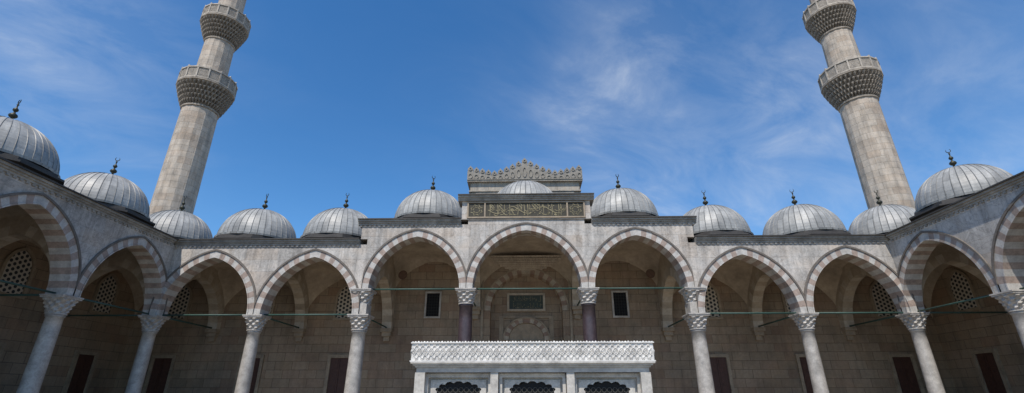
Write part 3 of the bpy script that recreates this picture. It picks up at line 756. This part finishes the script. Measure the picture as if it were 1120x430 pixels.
for x0 in (-1.92,0,1.92):
    w_=.56; nl=7; out=[(w_,.6),(w_,1.93)]
    for k in range(nl):
        for j in range(5 if k<nl-1 else 6):
            t=(k+j/5)/nl; th=math.pi*t; bul=.05*math.sin(math.pi*j/5)
            out.append(((w_+bul)*math.cos(th),1.93+(.20+bul)*math.sin(th)))
    out+=[(-w_,.6)]
    gm=MB(); gm.face([(x,0,z+DZ) for x,z in out])
    gr=mk("window",gm.mesh("window",[M_DARK]),fo,(FXc+x0,FY+.345,0))
    fm=MB()
    for (a,b) in zip(out,out[1:]):
        def outer(q):
            if q[1]<=1.93: return (.69*(1 if q[0]>0 else -1),q[1])
            t=math.atan2((q[1]-1.93)*2.4,q[0]); k_=min(.69/max(1e-6,abs(math.cos(t))),.24/max(1e-6,abs(math.sin(t))))
            return (k_*math.cos(t),1.93+k_*math.sin(t))
        oa,ob=outer(a),outer(b)
        fm.face([(a[0],-.05,a[1]+DZ),(b[0],-.05,b[1]+DZ),(ob[0],-.05,ob[1]+DZ),(oa[0],-.05,oa[1]+DZ)])
        fm.face([(a[0],-.05,a[1]+DZ),(b[0],-.05,b[1]+DZ),(b[0],.01,b[1]+DZ),(a[0],.01,a[1]+DZ)])
    sub("frame",fm.mesh("frame",[M_WHITE2]),gr)
    bm=MB()
    nb=8
    for i in range(nb):
        for j in range(11):
            cx_=-w_+2*w_*(i+.5)/nb; cz_=.7+.14*j+DZ
            if cz_-DZ>1.95+.15*math.sqrt(max(0,1-(cx_/w_)**2)): continue
            R_=.066
            for q in range(8):
                a0,a1=q*math.pi/4,(q+1)*math.pi/4
                bm.face([(cx_+R_*math.cos(a0),-.03,cz_+R_*math.sin(a0)),(cx_+R_*math.cos(a1),-.03,cz_+R_*math.sin(a1)),(cx_+R_*.8*math.cos(a1),-.03,cz_+R_*.8*math.sin(a1)),(cx_+R_*.8*math.cos(a0),-.03,cz_+R_*.8*math.sin(a0))])
    sub("grille",bm.mesh("grille",[M_GRIL]),gr)

# ============================================================ GROUND
gb=MB(); gb.face([(-900,-900,0),(900,-900,0),(900,900,0),(-900,900,0)])
go=mk("ground",gb.mesh("ground",[M_FLOOR])); go["kind"]="structure"; go["label"]="pale stone paving of the courtyard"; go["category"]="ground"

# ============================================================ LIGHT
EL,AZ=math.radians(57),math.radians(20)
sd=Vector((-math.sin(AZ)*math.cos(EL),-math.cos(AZ)*math.cos(EL),math.sin(EL)))
su=bpy.data.lights.new("sun",'SUN'); su.energy=5.0; su.angle=math.radians(0.5); su.color=(1,0.93,0.84)
so=bpy.data.objects.new("sun",su); col.objects.link(so); so.rotation_euler=sd.to_track_quat('Z','Y').to_euler(); so.location=(0,0,60)
w=bpy.data.worlds.new("World"); sc.world=w; w.use_nodes=True; nt=w.node_tree
bg=nt.nodes["Background"]; bg.inputs[1].default_value=0.13
sky=N(nt,"ShaderNodeTexSky"); sky.sky_type='NISHITA'; sky.sun_disc=False; sky.sun_elevation=EL; sky.sun_rotation=math.pi+AZ
sky.air_density=1.0; sky.dust_density=0.2; sky.ozone_density=4.0
hs=N(nt,"ShaderNodeHueSaturation"); hs.inputs["Saturation"].default_value=1.25; hs.inputs["Value"].default_value=1.28; nt.links.new(sky.outputs[0],hs.inputs["Color"])
tc=N(nt,"ShaderNodeTexCoord"); s=N(nt,"ShaderNodeSeparateXYZ"); nt.links.new(tc.outputs["Generated"],s.inputs[0])
zz=mth(nt,'ADD',mth(nt,'MAXIMUM',s.outputs[2],0.0),0.25)
px=mth(nt,'DIVIDE',s.outputs[0],zz); py=mth(nt,'DIVIDE',s.outputs[1],zz)
ca_,sa_=math.cos(math.radians(28)),math.sin(math.radians(28))
ru=mth(nt,'ADD',mth(nt,'MULTIPLY',px,ca_),mth(nt,'MULTIPLY',py,sa_)); rv=mth(nt,'SUBTRACT',mth(nt,'MULTIPLY',py,ca_),mth(nt,'MULTIPLY',px,sa_))
v1=comb(nt,mth(nt,'MULTIPLY',ru,1.1),mth(nt,'MULTIPLY',rv,1.8),5.2)
n1=noise(nt,v1,2.6,12,0.62,0.5)
mask=None
for (u,v,rad,amp) in ((690,75,.17,.85),(860,110,.17,.9),(640,125,.13,.7),(760,190,.36,.6),(960,170,.34,.5),(50,50,.20,.75),(120,130,.14,.45),(1050,60,.25,.25)):
    d=pixdir(u,v); vd=N(nt,"ShaderNodeVectorMath",operation='DISTANCE'); nt.links.new(tc.outputs["Generated"],vd.inputs[0]); vd.inputs[1].default_value=tuple(float(q) for q in d)
    k=mth(nt,'POWER',2.718,mth(nt,'MULTIPLY',mth(nt,'POWER',mth(nt,'DIVIDE',vd.outputs["Value"],rad),2.0),-1.3))
    k=mth(nt,'MULTIPLY',k,amp); mask=k if mask is None else mth(nt,'MAXIMUM',mask,k)
cl=mth(nt,'MULTIPLY',ramp(nt,n1,[(0.40,0.0),(0.56,0.3),(0.78,1.0)]),mth(nt,'ADD',mth(nt,'MULTIPLY',mask,0.68),0.01))
cl=mth(nt,'ADD',cl,mth(nt,'MULTIPLY',mask,0.10))
c=mixc(nt,mth(nt,'MINIMUM',cl,0.8),hs.outputs[0],(5.6,6.1,6.8))
nt.links.new(c,bg.inputs[0])
sc.view_settings.view_transform='Standard'; sc.view_settings.look='None'; sc.view_settings.exposure=0
